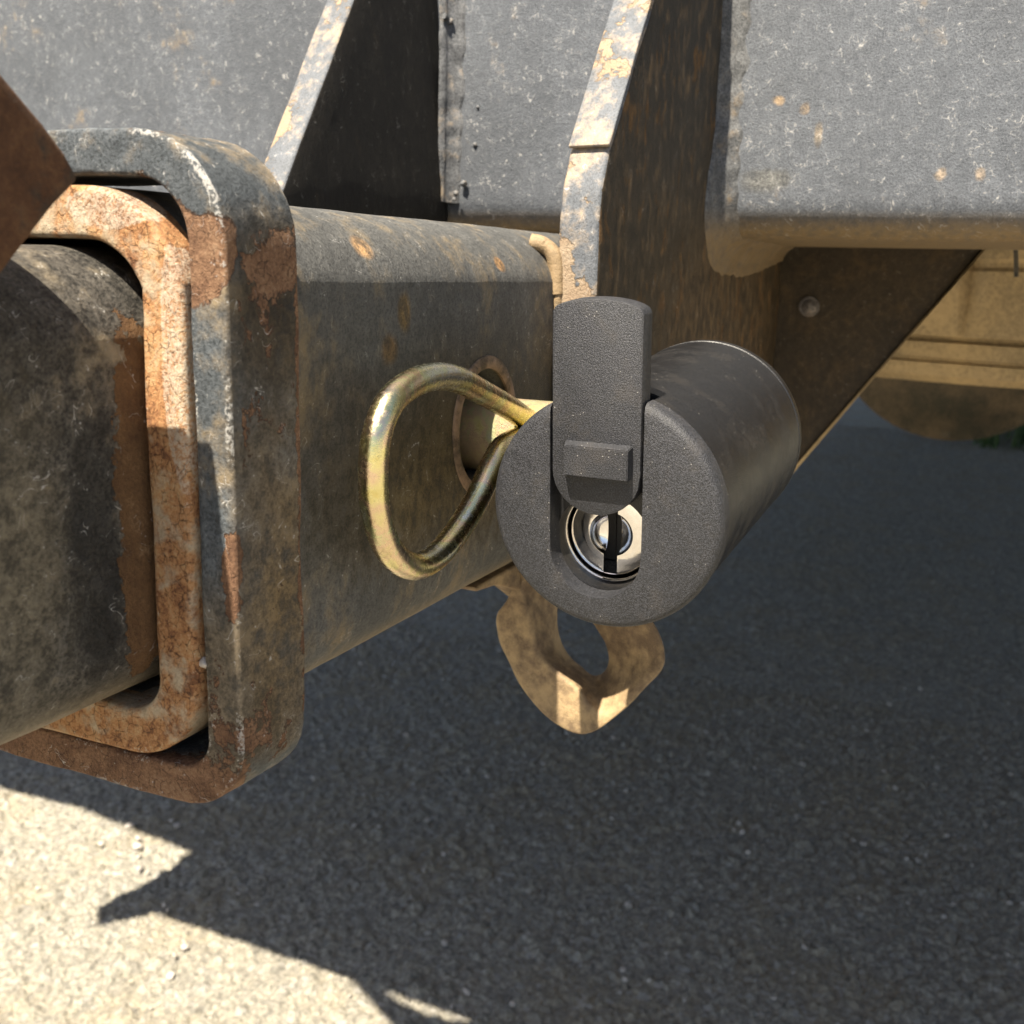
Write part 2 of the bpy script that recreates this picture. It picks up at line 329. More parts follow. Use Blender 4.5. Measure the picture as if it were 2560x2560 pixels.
def zinc(name, rough=.24, sil=.4, grain=.05, dim=1.):
    g = G(name); n = g.noise(.11, 3, .5, 1.); f = g.noise(1.3, 6, .7); 
    c = g.ramp(g.m_('ADD', g.m_('MULTIPLY', n, .8), g.m_('MULTIPLY', f, .2)), [(.30, (.62, .50, .16)), (.42, (.72, .65, .32)), (.5, (.70, .52, .36)), (.56, (.62, .62, .34)), (.66, (.62, .62, .60)), (.75, (.62, .55, .2))])
    dk = g.ss(g.noise(.5, 6, .7, off=(3, 3, 30)), .56, .7, 0., .3); c = g.mix(dk, c, (.16, .13, .05)); c = g.mix(1., c, (dim, dim, dim), 'MULTIPLY') if dim < 1 else c
    return g.done(c, g.m_('ADD', g.ss(f, .3, .7, rough, rough + .16), g.m_('MULTIPLY', dk, .2)), g.bump(g.noise(4, 4, .7), grain, .7), 1.)
M_zinc = zinc('yellow_zinc', .15, grain=.04); M_pin = zinc('pin_zinc', .55, grain=.4, dim=.55)

# ground material: pale dusty gravel
def ground_mat():
    g = G('gravel_ground')
    n1 = g.noise(.012, 4, .55); n2 = g.noise(.3, 5, .72)
    cell = g.vor(.22, out='Color')
    c = g.ramp(n2, [(.3, (.11, .104, .092)), (.44, (.31, .292, .242)), (.56, (.47, .435, .35)), (.70, (.62, .585, .49))])
    c = g.mix(g.ss(n1, .45, .62, 0., .4), c, (.40, .33, .21))
    sp = g.n('SeparateColor'); g.put(sp.inputs[0], cell)
    c = g.mix(g.ss(sp.outputs[0], .0, 1., .0, .5), c, (.19, .18, .165))
    c = g.mix(g.m_('MULTIPLY', g.ss(sp.outputs[1], .90, .93), .5), c, (.5, .48, .44))
    return g.done(c, .9, g.bump(n2, 5., 1.), 0., .3)
M_ground = ground_mat()

# ------------------------------------------------------------------ ground (structure)
GZ = -446.
def far_ground():
    xs = [-60000, -3000, 200, 3000, 60000]
    V = [(-60000, -60000, GZ - 3), (60000, -60000, GZ - 3), (60000, 60000, GZ - 3), (-60000, 60000, GZ - 3)]
    tag(mk('ground', V, [(0, 1, 2, 3)], M_ground, smooth=False), kind='structure')
far_ground()
def near_ground(x0, x1, y0, y1, st, name, lab):
    nx = int((x1 - x0) / st); ny = int((y1 - y0) / st)
    X, Y = np.meshgrid(np.linspace(x0, x1, nx), np.linspace(y0, y1, ny), indexing='ij')
    Z = np.zeros_like(X)
    def cells(sz, amp, seed, keep=1.):
        r = np.random.default_rng(seed); N = 512
        jx = r.random((N, N)); jy = r.random((N, N)); jr = r.random((N, N)); sh = r.random((N, N)); kp = r.random((N, N)) < keep; an = r.random((N, N)) * 3.14; el = .55 + .45 * r.random((N, N))
        gx = X / sz; gy = Y / sz; ix = np.floor(gx).astype(int); iy = np.floor(gy).astype(int); H = np.zeros_like(X)
        for dx in (-1, 0, 1):
            for dy in (-1, 0, 1):
                a = (ix + dx) % N; b = (iy + dy) % N
                px = gx - (ix + dx + jx[a, b]); py = gy - (iy + dy + jy[a, b]); c, s_ = np.cos(an[a, b]), np.sin(an[a, b])
                u = px * c + py * s_; v = (-px * s_ + py * c) / el[a, b]
                rad = .35 + .45 * jr[a, b]; q = 1 - (u * u + v * v) / rad ** 2
                h = np.where(q > 0, np.power(np.clip(q, 0, 1), .45), 0) * (.35 + .65 * sh[a, b]) * kp[a, b]
                H = np.maximum(H, h)
        return H * amp
    # fairly small angular grit with a few bigger stones pressed in
    wx = 2.0 * np.sin(Y * .21 + 3 * np.sin(X * .05)); X0, Y0 = X.copy(), Y.copy(); X = X + wx; 
    Z += cells(5.0, 1.7, 3, .8) + cells(2.9, .9, 4) + cells(8.5, 2.8, 6, .4) + cells(15., 3., 8, .12)
    X = X0
    r = np.random.default_rng(1)
    low = np.zeros_like(X)
    for k in range(14):
        a = r.random(2) * .05 - .025; low += np.sin(X * a[0] + Y * a[1] + r.random() * 6) * .15
    for k in range(40):
        L = 2 ** r.uniform(2.2, 5.5); th = r.random() * 6.3; low += np.sin((X * math.cos(th) + Y * math.sin(th)) * 6.28 / L + r.random() * 6 + 1.5 * np.sin((X * math.sin(th * 2) + Y) * 4.1 / L)) * .004 * L
    Z += low + (r.random(X.shape) - .5) * .35
    edge = np.minimum(np.minimum(X - x0, x1 - X), np.minimum(Y - y0, y1 - Y)); Z = (Z - 1.) * np.clip(edge / 20, 0, 1) - 0.5
    V = np.stack([X, Y, Z + GZ], -1).reshape(-1, 3) * MM
    me = bpy.data.meshes.new(name); me.vertices.add(nx * ny); me.vertices.foreach_set('co', V.ravel().astype(np.float32))
    i = np.arange(nx * ny).reshape(nx, ny); q = np.stack([i[:-1, :-1], i[1:, :-1], i[1:, 1:], i[:-1, 1:]], -1).reshape(-1)
    nf = len(q) // 4; me.loops.add(len(q)); me.loops.foreach_set('vertex_index', q.astype(np.int32))
    me.polygons.add(nf); me.polygons.foreach_set('loop_start', np.arange(nf, dtype=np.int32) * 4); me.polygons.foreach_set('loop_total', np.full(nf, 4, np.int32))
    me.update(); me.validate(); me.shade_smooth(); me.materials.append(M_ground)
    o = bpy.data.objects.new(name, me); COL.objects.link(o); tag(o, kind='stuff'); o['label'] = lab; o['category'] = 'gravel'
    return o
near_ground(300, 1150, -420, 760, 1.25, 'gravel', 'pale grit and small gravel pressed into the ground under the hitch')
near_ground(1130, 3600, -450, 900, 3.4, 'gravel', 'shaded gravel farther back below the truck')
# loose stones standing proud of the grit
def stone(name, loc, r, mat, seed, parent=None, sq=(1, .8, .6)):
    bm = bmesh.new(); bmesh.ops.create_icosphere(bm, subdivisions=3, radius=1)
    R = Matrix.Rotation(random.random() * 6, 3, 'Z'); V = []
    for v in bm.verts:
        q = v.co.copy(); n = noise.noise(q * 1.3 + Vector((seed, 0, 0))); q = q * (1 + .35 * n); q = R @ Vector((q.x * sq[0], q.y * sq[1], q.z * sq[2])) * r
        V.append(tuple(q + Vector(loc)))
    bm.verts.index_update(); F = [[v.index for v in f.verts] for f in bm.faces]; bm.free()
    return mk(name, V, F, mat, parent, origin=loc)
def white_mat():
    g = G('pale_stone'); n = g.noise(.5, 5, .6); return g.done(g.ramp(n, [(.3, (.3, .27, .23)), (.7, (.52, .47, .42))]), .8, g.bump(g.noise(2, 4), .15), 0.)
M_stone = white_mat()
for i, (x, y, r, lb) in enumerate([(546, 528, 4.2, 'larger pale pebble lying at the edge of the sunlit gravel'), (523, 497, 4.6, 'upright pale pebble on the sunlit gravel right of a flatter one'), (760, 520, 6.5, 'dark rounded stone in the shade below the receiver tube'), (500, -70, 5, 'dark stone standing in the shade at the right edge of the picture')]):
    o = stone('pebble', (x, y, GZ + r * .35), r, M_stone if i < 2 else M_ground, i * 3.1); tag(o, lb, 'pebble')
rest = rng.random((900, 4)); VV = []; FF = []
bm = bmesh.new(); bmesh.ops.create_icosphere(bm, subdivisions=1, radius=1); bv = np.array([tuple(v.co) for v in bm.verts]); bm.verts.index_update(); bf = np.array([[v.index for v in f.verts] for f in bm.faces]); bm.free()
for k, (a, b, c, d) in enumerate(rest):
    r = .9 + 2.6 * c ** 4; v = bv * (1 + .3 * (rng.random((len(bv), 1)) - .5)) * np.array([r, r * (.6 + .4 * d), r * .7]); t = d * 6; ct, st_ = math.cos(t), math.sin(t)
    v = np.stack([v[:, 0] * ct - v[:, 1] * st_, v[:, 0] * st_ + v[:, 1] * ct, v[:, 2]], 1) + np.array([310 + a * 900, -400 + b * 1150, GZ + 1.6 + r * .3])
    FF.extend((bf + len(VV) * len(bv)).tolist()); VV.append(v)
o = mk('loose_gravel', np.concatenate(VV), FF, M_stone); tag(o, 'scattered pale loose stones lying on the dark gravel', 'gravel', kind='stuff')

# ------------------------------------------------------------------ trailer hitch
hitch = tag(empty('trailer_hitch', (90, 0, 0)), 'black painted steel trailer hitch with rusty square receiver, collar, gussets and cross tube', 'trailer hitch')
def adopt(o):
    o.parent = hitch; o.location = o.location - hitch.location; return o
# receiver tube
pf, nf_ = rrect(31.75, 31.75, (9.6, 10.44, 10.44, 9.6), 0, 14, 24, 17)
rt = ring_solid('receiver_tube', pf, nf_, 5.5, 0, 262, .7, M_tube, None, nx=70, wobble=(.15, .1), seed=2)
rt.data.materials.append(M_mouth)
for f in rt.data.polygons:
    if f.center.x < .0032 or (abs(f.center.y) < .0262 and abs(f.center.z) < .0262): f.material_index = 1
cut = lathe('c', [(-1, 10.6), (0, 10.2), (1, 9.7), (12, 9.5)], (71.5, -32.2, -1.2), (0, 1, 0), None, None, 48)
cut2 = lathe('c', [(-1, 10.6), (0, 10.2), (1, 9.7), (12, 9.5)], (71.5, 32.2, -1.2), (0, -1, 0), None, None, 48)
boolean(rt, [cut, cut2])
adopt(rt)
# worn lip round the pin hole
adopt(lathe('hole_lip', [(-.1, 9.6), (-.35, 10.), (-.45, 10.9), (-.25, 11.6), (.3, 11.8), (.3, 9.6)], (71.5, -31.75, -1.2), (0, 1, 0), painted_steel('lip_worn', (.07, .05, .03), (.14, .10, .065), .6, .05, .1, (.3, .2, .13), .5, crack=0, wear=0, scratch=0), None, 56, closed=True))
# collar
pc, nc = rrect(37.08, 37.1, (11.5, 8.5, 8, 11), .3, 14, 26)
cl = ring_solid('collar', pc, nc, 4.7, .7, 13.0, .5, M_collar, None, nx=26, wobble=(.28, .09), seed=5)
adopt(cl)
# cross tube
XT, XB, ZB, ZT = 177., 262., 33., 115.
def rr2(a0, a1, b0, b1, r, n=8):
    P = []
    for (ca, cb, s) in ((a0 + r, b1 - r, 90), (a0 + r, b0 + r, 180), (a1 - r, b0 + r, 270), (a1 - r, b1 - r, 0)):
        for k in range(n + 1): t = math.radians(s + 90 * k / n); P.append((ca + r * math.cos(t), cb + r * math.sin(t)))
    return P
def sweep_y(name, prof, ys, mat, parent=None, wobble=.15):
    n = len(prof); V = [(p[0], y, p[1]) for y in ys for p in prof]; F = []
    for i in range(len(ys) - 1):
        for k in range(n): l = (k + 1) % n; F.append((i * n + k, i * n + l, (i + 1) * n + l, (i + 1) * n + k))
    F.append(tuple(range(n))); F.append(tuple((len(ys) - 1) * n + k for k in range(n)))
    return mk(name, wob(V, wobble, .04), F, mat, parent, auto=50)
M_ct = M_plate
adopt(sweep_y('cross_tube', rr2(XT, XB, ZB, ZT, 9.5), np.concatenate([[-460], np.arange(-400, 400, 8.), [448]]), M_ct))
# near gusset (viewer side), notched round the cross tube
gp = [(99.2, -31.2), (99.2, 33), (100.2, 38.5), (103.3, 45.4), (129, 82), (150, 116), (172, 128), (174.5, 120), (174.5, 44), (177, 33), (184, 29), (262, 28.5), (263.5, 20), (263.5, -31.2)]
g1 = prism('gusset', gp, 1, -39.8, -31.95, .9, M_gusset_shade, None, cuts=9, wobble=.22, sc=.12)
g1.data.materials.append(M_gedge)
for f in g1.data.polygons:
    if f.normal.x < -.35 and f.center.x < .16: f.material_index = 1
adopt(g1)
# far gusset
def sh(v): return (v[0], v[1] + .075 * (v[2] - 40), v[2])
M_gfar_shade = painted_steel('far_gusset_shaded_paint', (.010, .009, .008), (.020, .017, .013), .74, .1, .08, (.06, .04, .02), .68, streak=2, scratch=.5, speck=.3, crack=0, wear=0, fine=.2, pmx=.7)  # darker copy of the gusset material, shade of the far side painted in
g2 = prism('gusset', [(99.5, 20), (99.5, 33), (106, 42), (137, 84), (160, 116), (176.8, 124), (176.8, 20)], 1, 31.95, 39.6, .9, M_gfar_shade, None, cuts=9, wobble=.22, sc=.12, shear=lambda v: sh(v) if v[2] > 40 else v)
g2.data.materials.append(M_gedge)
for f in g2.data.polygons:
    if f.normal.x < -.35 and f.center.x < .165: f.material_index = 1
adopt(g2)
st = prism('edge_strap', [(102.2, 46.2), (102.9, 45.8), (128.6, 82.4), (149.6, 116.3), (148.9, 116.8), (127.9, 82.9)], 1, -39.9, -32.1, .25, M_gedge, None, cuts=9, wobble=.15); adopt(st)
# welds
def weld(name, pts, r, mat, flat=1., seed=0, ripple=.12, lump=1.):
    L = len(pts)
    o = tube_path(name, pts, None, mat, None, seg=14, sub=24, secfn=lambda a, t: ((r * (1 + ripple * math.sin(t * 140)) * math.cos(a * 2 * math.pi)), r * flat * (1 + ripple * math.sin(t * 140 + 1)) * math.sin(a * 2 * math.pi)))
    me = o.data; V = np.array([tuple(v.co) for v in me.vertices]) / MM; V = wob(V, r * .22 * lump, .5 / max(r, 1), seed); V = wob(V, r * .05 * lump, 1.1, seed)
    me.vertices.foreach_set('co', (V * MM).ravel()); me.update(); return o
M_weld = painted_steel('weld_paint', (.06, .064, .07), (.17, .175, .185), .74, .03, .08, (.34, .26, .17), .60, crack=0, scratch=.3, wear=0)
M_fillet = painted_steel('weld_fillet_paint', (.05, .052, .055), (.15, .155, .16), .72, .05, .08, (.17, .115, .055), .62, crack=0, scratch=.3, wear=0, dust_bounce_low=(31, 41))
M_weldd = painted_steel('weld_dusty', (.08, .068, .05), (.19, .155, .11), .66, .05, .08, (.30, .21, .115), .44, crack=0, scratch=0, wear=0)
def fillet(name, outl, L, Lw, y0, sgn, mats, zsplit, seed):
    # outl: (x, z, nx, nz); concave weld between a side plate at y0 and the tube surface
    V = []; F = []; K = 9; n = len(outl)
    for i, (x, z, a, b) in enumerate(outl):
        l = L(i / (n - 1)); w = Lw(i / (n - 1)); k1 = 1 + .12 * noise.noise(Vector((x * .25 + seed, z * .25, 0))); l *= k1; w *= 1 + .3 * noise.noise(Vector((x * .2 + seed, z * .2, 5)))
        for k in range(K + 1):
            t = k / K; c = 1 - math.sin(t * math.pi / 2); d = 1 - math.cos(t * math.pi / 2); c = .6 * c + .4 * (1 - t); d = .6 * d + .4 * t; d = max(d, .13) if k else 0
            e0 = .9 if k == 0 else .0; e1 = .9 if k == K else .0; V.append((x + a * (l * c - e1), y0 + sgn * (w * d - e0), z + b * (l * c - e1)))
        V.append((x - a * 1.2, y0 - sgn * 1.2, z - b * 1.2))
    m = K + 2
    for i in range(n - 1):
        for k in range(m): l_ = (k + 1) % m; F.append((i * m + k, i * m + l_, (i + 1) * m + l_, (i + 1) * m + k))
    F.append(tuple(range(m))); F.append(tuple((n - 1) * m + k for k in range(m)))
    o = mk(name, wob(V, .22, .25, seed), F, mats[0], None, auto=80)
    if len(mats) > 1:
        o.data.materials.append(mats[1])
        for f in o.data.polygons:
            if f.center.z < zsplit * MM + .003 * noise.noise(f.center * 400): f.material_index = 1
    return o
ol = [(177, z, -1, 0) for z in np.arange(121, 43, -1.)] + [(186.5 - 9.5 * math.cos(t), 42.5 - 9.5 * math.sin(t), -math.cos(t), -math.sin(t)) for t in np.linspace(0, math.pi / 2, 14)] + [(x, 33, 0, -1) for x in np.arange(188, 263, 1.5)]
adopt(fillet('weld_bead', ol, lambda t: 2.2 + 7.5 * min(1, max(0, (t - .42) / .16)) - 5 * max(0, (t - .8) / .2), lambda t: 6.5 if t < .7 else 6.5 - 10 * (t - .7), -39.8, -1, (M_fillet,), 40, 3))
adopt(fillet('weld_bead', [(177, z, -1, 0) for z in np.arange(121, 40, -1.)], lambda t: 4.2, lambda t: 6.2 - 2 * t, 32.2, -1, (M_weld,), 0, 8))
adopt(weld('weld_bead', [(98.2, -27.0, 29.2), (98.8, -29.6, 28.6), (99.3, -31.4, 26.2), (99.6, -32.0, 20)], 1.5, M_weldd, 1, 8, .0, .5))
adopt(weld('weld_bead', [(98.2, -29.5, 29.2), (99.2, -32.0, 25), (99.4, -32.3, 16)], .9, M_weldd, 1, 8, .0, .5))
# spatter drops beside the far weld
for i, (y, z, r) in enumerate([(31.0, 85.4, .8), (26.9, 45.8, .9), (28.6, 43.2, .7), (29.0, 41.8, .6), (24.4, 55.6, .55), (23.8, 64.8, .4)]):
    o = stone('spatter_drop', (XT - r * .5 - (2.2 if y > 28 else .8 if y > 26 else 0), y, z), r, M_weld, i * 2.2, sq=(1, 1, 1)); adopt(o)
adopt(tube_path('spatter_drop', [(XT - 1, 31.0, 85.2), (XT - 3, 31.3, 85.8), (XT - 4.6, 31.6, 86.3)], lambda t: .45 + .35 * t, M_weld, None, 10))
# plate behind, facing the viewer under the cross tube (with bolt end)
bp = prism('mounting_plate', [(-30, 60), (-30, -40), (-47., -38), (-100.5, 38), (-100.5, 60)], 0, 264.5, 270, .6, painted_steel('plate_smooth_brown', (.034, .025, .015), (.062, .044, .025), .66, .1, .05, (.075, .048, .022), .58, crack=0, scratch=.3, speck=.2, wear=0, fine=.3, pmx=.7), None, cuts=14, wobble=.2)
adopt(bp)
lip = prism('lit_edge_strip', [(-46.6, -38.6), (-100.3, 37.8), (-100.3, 36.4), (-99.2, 36.2), (-47.6, -38.9)], 0, 262.6, 266, .2, M_under, None); lip.parent = bp  # added tan strip, painted to stand in for light caught on the edge
b = lathe('bolt_end', [(0, 0.01), (.3, 1.2), (.9, 2.1), (1.2, 2.2), (1.25, 3.1), (5, 3.2)], (262.2, -49.2, 15.2), (1, 0, 0), painted_steel('bolt_metal', (.06, .05, .045), (.22, .2, .19), .6, .05, crack=0, wear=0, scratch=0), None, 20)
b.parent = bp; b.location = b.location
# safety chain loop and its web
adopt(prism('loop_web', [(79, -31.3), (79.5, -32.2), (88, -33.2), (97, -36.3), (104, -40.5), (109, -45), (116, -46), (124, -40), (126, -31.3)], 1, -27, -21.5, .8, M_hook, None, cuts=8, wobble=.2))
def ongx(u, v, X):
    d = Fw + Rt * ((u - 966) / 2054.84) - Up * ((v - 966) / 2054.84); C = Cp / MM; t = (X - C.x) / d.x; return C + d * t
Zq = lambda x, y: ((1150 + x * .3106) * .7547, (1350 + y * .3106) * .7547)
hk = [((470, 250), (600, 200), (850, 330), 111, 0), ((370, 480), (505, 400), (800, 520), 111, 0), ((292, 600), (540, 560), (797, 620), 111, 0), ((285, 720), (590, 740), (803, 720), 111, 0), ((330, 900), (640, 920), (830, 830), 111, 0),
      ((480, 1180), (790, 1060), (900, 935), 111, .1), ((680, 1420), (950, 1205), (985, 1012), 110, .2), ((885, 1555), (1045, 1330), (1050, 1062), 109, .3), ((1060, 1560), (1150, 1400), (1105, 1066), 108, .4),
      ((1280, 1410), (1285, 1340), (1165, 1030), 107, .45), ((1480, 1225), (1440, 1170), (1188, 975), 106.5, .5), ((1638, 1045), (1580, 985), (1180, 915), 106, .5), ((1650, 900), (1590, 870), (1150, 830), 106, .5),
      ((1600, 720), (1530, 740), (1100, 745), 106, .5), ((1480, 540), (1400, 580), (1040, 640), 106, .5), ((1300, 330), (1220, 380), (960, 480), 106, .5)]
HXF = 98.
st_ = []
for a, b, c, xb, ins in hk:
    A = ongx(*Zq(*a), HXF); B = ongx(*Zq(*b), HXF); Cc = ongx(*Zq(*c), xb); D = Vector((xb, A.y, A.z)); D = D.lerp(Cc, ins); st_.append([A, B, Cc, D])
def loft4(name, st, mat, sub=9, r=.28):
    rows = []; n = len(st)
    for i in range(n - 1):
        for k in range(sub):
            t = k / sub; row = []
            for q in range(4):
                p0 = st[max(i - 1, 0)][q]; p1 = st[i][q]; p2 = st[i + 1][q]; p3 = st[min(i + 2, n - 1)][q]
                row.append(.5 * ((2 * p1) + (p2 - p0) * t + (2 * p0 - 5 * p1 + 4 * p2 - p3) * t * t + (3 * p1 - p0 - 3 * p2 + p3) * t ** 3))
            rows.append(row)
    rows.append(st[-1]); V = []; m = 0
    for row in rows:
        pts = []
        for q in range(4):
            P, Q0, Q1 = row[q], row[q - 1], row[(q + 1) % 4]; l0 = min(1.1, (Q0 - P).length * .4); l1 = min(1.1, (Q1 - P).length * .4)
            e0 = P + (Q0 - P).normalized() * l0; e1 = P + (Q1 - P).normalized() * l1
            for t in (0, .25, .5, .75, 1): pts.append(e0 * (1 - t) ** 2 + P * 2 * t * (1 - t) + e1 * t * t)
            for t in (.25, .5, .75): pts.append(e1.lerp(Q1 + (P - Q1).normalized() * min(1.1, (Q1 - P).length * .4), t))
        m = len(pts); V += [tuple(p) for p in pts]
    F = []
    for i in range(len(rows) - 1):
        for k in range(m): l_ = (k + 1) % m; F.append((i * m + k, i * m + l_, (i + 1) * m + l_, (i + 1) * m + k))
    F.append(tuple(range(m))); F.append(tuple((len(rows) - 1) * m + k for k in range(m)))
    return mk(name, wob(V, .35, .16), F, mat, None, auto=60)
adopt(loft4('safety_chain_loop', st_, M_hook))
# end bracket of the cross tube, far left of the frame
adopt(prism('end_bracket', [(180, 447), (177, 447.5), (151, 470.5), (169, 487), (230, 476), (256, 480), (290, 476), (290, 447)], 2, ZB - 2, ZB + 4, .5, M_gusset_shade, None))
for k, yy in enumerate((-470, 450)):
    adopt(prism('end_plate', [(200, ZB - 2), (200, 240), (330, 240), (330, ZB - 2)], 1, yy, yy + 8, .5, M_gusset_shade, None))

# ------------------------------------------------------------------ ball mount
bmnt = tag(empty('ball_mount', (-40, 0, 0)), 'dark rusty ball mount with square shank pushed into the receiver mouth', 'ball mount')
ps, ns = rrect(25.4, 25.4, (9.2, 9, 9, 9.2), 0, 12, 18, 14)
shk = ring_solid('shank', ps, ns, 6, -150, 92, .8, M_shank, None, nx=70, wobble=(.25, .08), seed=12)
def adoptb(o): o.parent = bmnt; o.location = o.location - bmnt.location; return o
c3 = lathe('c', [(0, 8.3), (80, 8.3)], (77, -40, -3.5), (0, 1, 0), None, None, 32)
boolean(shk, [c3]); adoptb(shk)
adoptb(prism('riser', [(-13.8, 30.9), (-15.2, 33), (-17.4, 35.3), (-22.5, 39.6), (-36, 52), (-60, 56), (-60, 14), (-32, 14), (-23.5, 21.8), (-17.0, 28.3)], 1, -33.3, 33.3, .6, M_brown, None, cuts=12, wobble=.25))
adoptb(prism('tongue', [(-45, -33), (-45, 33), (-175, 30), (-205, 12), (-205, -12), (-175, -30)], 2, 44, 56, 1.5, M_brown, None))
ball = [(0, 16), (12, 14.5)] + [(34 + 25 * math.sin(math.radians(a)), 25 * math.cos(math.radians(a))) for a in range(-52, 86, 8)] + [(59, 3)]
adoptb(lathe('ball', ball, (-165, 0, 56), (0, 0, 1), M_chrome, None, 48))

# ------------------------------------------------------------------ hitch pin and its pull ring
PX, PZ = 77.6, -3.3
pin = tag(empty('hitch_pin', (PX, -40, PZ)), 'yellow zinc plated hitch pin with a bent wire pull ring, through the receiver side hole', 'hitch pin')
def adp(o, p): o.parent = p; o.location = o.location - p.location; return o
adp(lathe('shaft', [(0, 5.2), (.8, 6.1), (1.5, 6.35), (88, 6.35), (89, 5.8)], (PX, -55, PZ), (0, 1, 0), M_pin, None, 48), pin)
def ongrid(u, v, Y):
    d = Fw + Rt * ((u - 966) / 2054.84) - Up * ((v - 966) / 2054.84); C = Cp / MM; t = (Y - C.y) / d.y; return tuple(C + d * t)
ring_img = [(1010, 800, -38.4), (985, 786, -38.6), (955, 766, -39), (910, 741, -39.4), (862, 716, -39.8), (820, 711, -40), (775, 725, -40.2), (735, 760, -40.2), (711, 820, -40), (704, 890, -39.8), (708, 960, -39.6), (727, 1025, -39.6), (757, 1060, -39.6), (790, 1068, -39.6), (828, 1045, -39.8), (865, 1000, -40), (900, 942, -40.2), (928, 880, -40.2), (950, 843, -39.8), (985, 826, -39), (1010, 822, -38.6)]
adp(tube_path('pull_ring', [ongrid(*q) for q in ring_img], lambda t: 1.88, M_zinc, None, seg=28, sub=8), pin)

# ------------------------------------------------------------------ lock
el = math.radians(4.9)
LK = Vector((79.67, -63.1, -3.5))
lock = tag(empty('hitch_lock', LK), 'black round keyed lock with its dust cover slid up, on the pin end', 'lock')
lock.rotation_euler = (0, -el, 0)
def adl(o, par=None): o.parent = par or lock; return o
R0 = 16.0; XF = -37.2
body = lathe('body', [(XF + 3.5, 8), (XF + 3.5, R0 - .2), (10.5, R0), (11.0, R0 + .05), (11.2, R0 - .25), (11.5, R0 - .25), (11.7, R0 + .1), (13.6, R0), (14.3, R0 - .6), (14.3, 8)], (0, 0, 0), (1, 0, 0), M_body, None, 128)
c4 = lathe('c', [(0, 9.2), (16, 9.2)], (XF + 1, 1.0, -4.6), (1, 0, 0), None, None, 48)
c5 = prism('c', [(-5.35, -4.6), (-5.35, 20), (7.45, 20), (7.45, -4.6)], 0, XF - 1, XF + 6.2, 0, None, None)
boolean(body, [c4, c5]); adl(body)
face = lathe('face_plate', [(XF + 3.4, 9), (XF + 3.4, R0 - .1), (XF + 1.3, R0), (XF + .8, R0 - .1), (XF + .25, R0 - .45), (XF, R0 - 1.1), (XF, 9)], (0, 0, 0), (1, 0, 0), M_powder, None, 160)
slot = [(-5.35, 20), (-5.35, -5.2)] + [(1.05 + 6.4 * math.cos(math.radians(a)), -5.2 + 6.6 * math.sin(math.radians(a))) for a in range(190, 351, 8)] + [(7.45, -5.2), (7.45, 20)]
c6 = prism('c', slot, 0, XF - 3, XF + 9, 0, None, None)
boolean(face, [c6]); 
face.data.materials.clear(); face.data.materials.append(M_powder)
bm = bmesh.new(); bm.from_mesh(face.data)
sharp = [e for e in bm.edges if len(e.link_faces) == 2 and e.calc_face_angle(0) > .6 and all(v.co.x < (XF + .05) * MM for v in e.verts)]
bmesh.ops.bevel(bm, geom=sharp, offset=.28 * MM, segments=2, affect='EDGES', clamp_overlap=True); bm.to_mesh(face.data); bm.free()
face.data.set_sharp_from_angle(angle=math.radians(50)); adl(face)
# cup behind the slot
adl(lathe('cylinder_well', [(XF + 3.2, 6.75), (XF + 3.2, 9.1), (XF + 14, 9.1), (XF + 14, 6.75)], (0, 1.0, -4.9), (1, 0, 0), M_body, None, 64, closed=True))
# key cylinder
kc = lathe('key_cylinder', [(XF + 20, 5.9), (XF + 7.1, 5.95), (XF + 6.9, 5.88), (XF + 6.8, 5.7), (XF + 6.8, 3.15), (XF + 7.1, 3.1), (XF + 7.9, 2.75), (XF + 8.4, 1.9), (XF + 8.6, 1.0), (XF + 8.65, .02)], (0, 1.2, -4.9), (1, 0, 0), M_chrome, None, 96)
c7 = prism('c', [(.25, -10.6), (.25, -1), (2.25, -1), (2.25, -10.6)], 0, XF + 3, XF + 16, 0, None, None)
boolean(kc, [c7]); adl(kc)
ko = prism('keyway', [(.3, -10.5), (.3, -1.2), (2.2, -1.2), (2.2, -10.5)], 0, XF + 12, XF + 13, 0, M_dark, None); adl(ko, kc)
adl(lathe('cylinder_rim', [(XF + 6.3, 6.35), (XF + 6.1, 6.45), (XF + 6.1, 6.65), (XF + 6.3, 6.74), (XF + 9, 6.74), (XF + 9, 6.35)], (0, 1.2, -4.9), (1, 0, 0), M_chrome, None, 96, closed=True))
